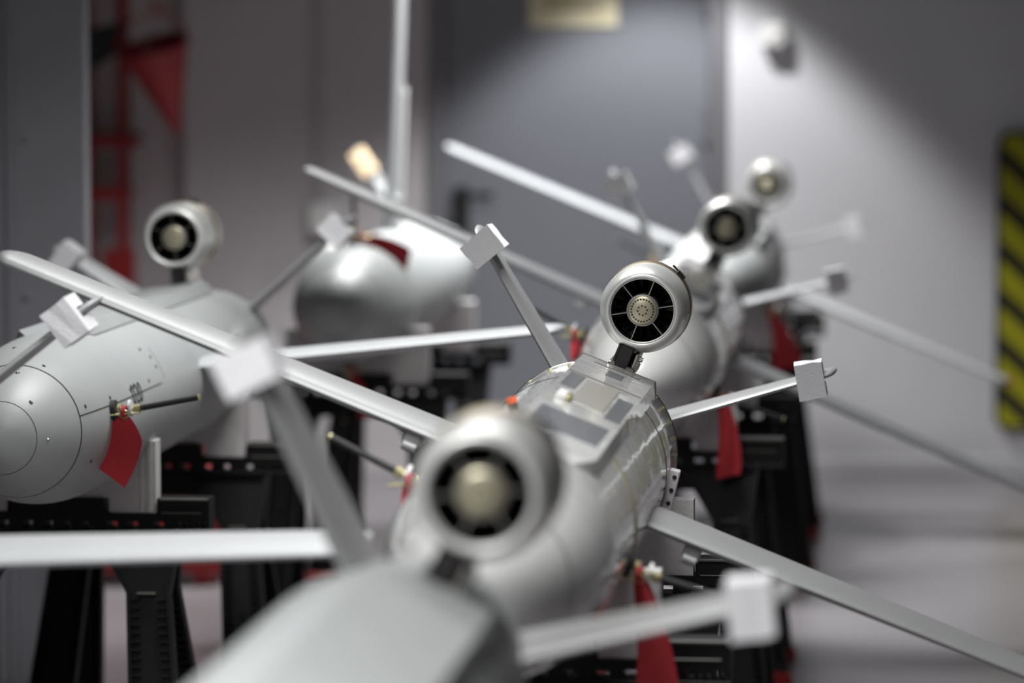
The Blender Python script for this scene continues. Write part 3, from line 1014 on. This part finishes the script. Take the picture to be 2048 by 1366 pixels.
def support(key, ys, labels_t, labels_c, dx=0.0):
    slope = math.tan(rad(PIT[key]))
    _, loc, roll = DR[key]
    for y, lt, lc_ in zip(ys, labels_t, labels_c):
        x = loc.x + (y - loc.y) * yx + dx
        axz = loc.z + (y - loc.y) * slope
        drop = max(0.0, BT + 0.0015 - (axz - R))      # a lower-set trestle where the nose dips
        tr = trestle(lt, x, y)
        tr.scale.z = (BT - drop) / BT
        cr = cradle(lc_, x, y, axz + drop, strips=(key == 'L1' and y < 9))
        cr.location.z = -drop

support('R1', (3.2, 4.25), ('black trestle under the front of the nearest drone', 'black trestle under the tail of the nearest drone'),
        ('foam cradle under the front of the nearest drone', 'foam cradle under the tail of the nearest drone'))
support('R2', (6.28, 7.27), ('black trestle cut by the bottom edge, below the long red ribbon', 'black trestle in sharp focus under the focused drone tail'),
        ('foam cradle behind the long red ribbon at the bottom edge', 'foam cradle beside the right wing root of the focused drone'))
support('R3', (9.50, 10.65), ('black trestle at right behind the hanging red ribbon', 'black trestle under the tail of the third drone in the right row'),
        ('foam cradle half hidden by the hanging red ribbon', 'foam cradle seen above the right fin of the focused drone'))
support('R4', (12.55, 13.75), ('farthest but one black trestle of the right row, by the T-handle', 'farthest black trestle of the right row by the pale wall'),
        ('foam cradle beside the dark red ribbon highest at right', 'foam cradle under the tail of the farthest drone'))
support('L0', (4.95, 6.1), ('black trestle beyond the left edge, front one', 'black trestle beyond the left edge, rear one'),
        ('foam cradle beyond the left edge, front one', 'foam cradle beyond the left edge, rear one'))
support('L1', (8.24, 9.36), ('black trestle in sharp focus at lower left with slotted rail', 'black trestle under the tail of the left grey drone'),
        ('foam cradle below the sharp red ribbon at left', 'foam cradle under the tail of the left grey drone'), dx=-0.045)
support('L2', (11.35, 12.55), ('black trestle under the nose of the sideways background drone', 'black trestle under the tail of the sideways background drone'),
        ('foam cradle under the nose of the sideways background drone', 'foam cradle at the tail of the sideways background drone'))

# T-handled clamp standing on the end of the far trestle
tx = DR['R4'][1].x + (12.55 - 14.0) * yx
t = thing('t_handle_clamp', 'black T-handled clamp standing on the end of a far trestle', 'clamp', None, (tx + 0.262, 12.53, BT))
obj('stem', MB().rod((0, 0, 0), (0, 0, 0.085), 0.011), M_black, t)
obj('handle', mbox(-0.065, 0.075, -0.014, 0.014, 0.075, 0.103, c=0.005), M_black, t)
obj('jaw', mbox(-0.03, 0.03, -0.022, 0.022, 0.0, 0.018, c=0.004), M_black, t)

# ------------------------------------------------------------------ things on and before the walls
# fire point: red rack, conical bucket, black shovel, sand box
rk = thing('red_rack', 'red steel rack with rungs standing in the corner at left', 'rack', None, (-1.62, 15.3, 0))
for px_ in (-0.075, 0.065):
    obj('upright', mbox(px_ - 0.014, px_ + 0.014, -0.014, 0.014, 0, 2.5, c=0.003), M_redrack, rk)
for px_ in (-0.075, 0.065):
    obj('upright', mbox(px_ - 0.012, px_ + 0.012, 0.20, 0.224, 0, 2.5, c=0.003), M_redrack, rk)
obj('shelf', mbox(-0.16, 0.125, -0.03, 0.24, 1.335, 1.385, c=0.004), M_redrack, rk)
obj('shelf', mbox(-0.16, 0.09, -0.03, 0.24, 1.125, 1.17, c=0.004), M_redrack, rk)
obj('shelf', mbox(-0.16, 0.09, -0.03, 0.24, 0.62, 0.66, c=0.004), M_redrack, rk)
obj('shelf', mbox(-0.16, 0.09, -0.03, 0.24, 2.1, 2.14, c=0.004), M_redrack, rk)
obj('panel', mbox(-0.01, 0.12, -0.02, -0.008, 0.74, 0.93, c=0.003), M_redrack, rk)
# bucket: cone, rim, handle
bk = thing('fire_bucket', 'red conical fire bucket hanging point down at upper left', 'bucket', None, (-1.30, 14.95, 1.385))
mt = Matrix.Rotation(rad(-13), 4, 'Y') @ Matrix.Rotation(rad(16), 4, 'X') @ Matrix.Rotation(rad(90), 4, 'X')
cone = MB().lathe([(0.0, 0.0), (0.012, 0.012), (0.137, 0.375), (0.142, 0.378), (0.133, 0.374), (0.008, 0.016), (0.0, 0.01)], 48, mt)
obj('cone', cone, M_redbucket, bk)
obj('rim', MB().torus(0.139, 0.005, 0.377, 48, 8, mt), M_redbucket, bk)
hd = MB()
prev = None
for k in range(13):
    a = PI * k / 12
    p = mt @ Vector((0.137 * math.cos(a), 0.377 + 0.13 * math.sin(a), 0.0))
    if prev is not None:
        hd.rod(prev, p, 0.005, 8)
    prev = p
obj('handle', hd, M_redp, bk)
hk = MB()
hk.rod((-0.085, 0, 0.50), (-0.085, 0.55, 0.50), 0.01)
hk.rod((-0.085, 0, 0.495), (-0.085, 0, 0.53), 0.01)
obj('hanger', hk, M_redp, bk)
sh = thing('shovel', 'black shovel blade leaning across the red rack', 'shovel', None, (-1.69, 15.1, 1.52))
blade = MB()
blade.prism([(-0.16, -0.02), (0.16, 0.20), (0.20, 0.32), (-0.06, 0.27), (-0.20, 0.14)], -0.008, 0.004)
obj('blade', blade, M_hblack, sh)
obj('shaft', MB().rod((-0.10, 0.0, 0.10), (-0.45, 0.05, -0.55), 0.016), M_hblack, sh)
sb = thing('sand_box', 'red fire sand box with sloping lid on the floor at left', 'box', None, (-1.20, 12.5, 0))
body_ = MB()
body_.prism([(-0.35, 0.04), (0.265, 0.04), (0.270, 0.20), (0.205, 0.41), (-0.35, 0.41)], -0.18, 0.22)
obj('body', body_, M_redp, sb, smooth=0)
ld_ = MB()
ld_.prism([(0.205, 0.4115), (0.272, 0.195), (0.286, 0.199), (0.215, 0.425), (-0.37, 0.425), (-0.37, 0.4115)], -0.20, 0.24)
obj('lid', ld_, M_redlid, sb, smooth=0)
for px_ in (-0.30, 0.20):
    obj('runner', mbox(px_ - 0.03, px_ + 0.03, -0.17, 0.21, 0, 0.042, c=0.003), M_redp, sb)

# hazard board on the right
hz = thing('hazard_board', 'black and yellow striped warning board on the pale wall', 'warning board', None, (2.125, 15.47, 0.79))
HW_, HH_ = 0.17, 0.60
def rrect(w_, h_, r_, n=6):
    pts = []
    for cx_, cz_, a0 in ((w_ - r_, h_ - r_, 0), (-w_ + r_, h_ - r_, 90), (-w_ + r_, -h_ + r_, 180), (w_ - r_, -h_ + r_, 270)):
        for k in range(n + 1):
            a = rad(a0 + 90 * k / n)
            pts.append((cx_ + r_ * math.cos(a), cz_ + r_ * math.sin(a)))
    return pts
obj('board', MB().prism(rrect(HW_, HH_, 0.05), -0.008, 0.028), M_hblack, hz)
def clip(poly, nx, nz, d):
    out = []
    for i in range(len(poly)):
        p, q = poly[i], poly[(i + 1) % len(poly)]
        dp, dq = p[0] * nx + p[1] * nz - d, q[0] * nx + q[1] * nz - d
        if dp <= 0:
            out.append(p)
        if (dp < 0 < dq) or (dq < 0 < dp):
            k = dp / (dp - dq)
            out.append((p[0] + k * (q[0] - p[0]), p[1] + k * (q[1] - p[1])))
    return out
base = rrect(HW_ - 0.012, HH_ - 0.012, 0.042)
nx_, nz_ = math.sin(rad(42)), math.cos(rad(42))
pitch = 0.142
for k in range(-7, 8):
    d0 = k * pitch + 0.02
    pl = clip(clip(base, nx_, nz_, d0 + pitch * 0.60), -nx_, -nz_, -d0)
    if len(pl) >= 3:
        obj('stripe', MB().prism(pl, -0.011, -0.0075), M_yellow, hz, smooth=0)

# sensor box, sign, junction box
sn = thing('sensor_box', 'small white sensor box on the wall right of the door', 'sensor', None, (1.055, 15.5, 1.78))
obj('housing', mbox(-0.052, 0.045, -0.075, 0, -0.05, 0.05, c=0.012), M_white, sn)
obj('lens', MB().lathe([(0.0, -0.082), (0.012, -0.080), (0.02, -0.074)], 16), M_white, sn)
sg = thing('door_sign', 'cream printed notice on the grey door at the top edge', 'sign', None, (0.245, 15.558, 1.815))
obj('plate', mbox(-0.178, 0.182, -0.006, 0, 0, 0.25, c=0.002), M_sign, sg)
for k, (a, b) in enumerate(((-0.11, 0.10), (-0.13, 0.14), (-0.09, 0.12), (-0.12, 0.12))):
    zz = 0.062 + 0.042 * k
    obj('print_line', mbox(a, b, -0.0075, -0.0055, zz, zz + 0.011), M_ink, sg)
jb = thing('junction_box', 'pale pinkish junction box low on the mauve wall', 'junction box', None, (-0.765, 15.48, 1.045))
obj('box', mbox(-0.055, 0.055, -0.06, 0, -0.06, 0.06, c=0.01), M_white, jb)
obj('cover', mbox(-0.05, 0.05, -0.066, -0.059, -0.055, 0.055, c=0.003), M_white, jb)
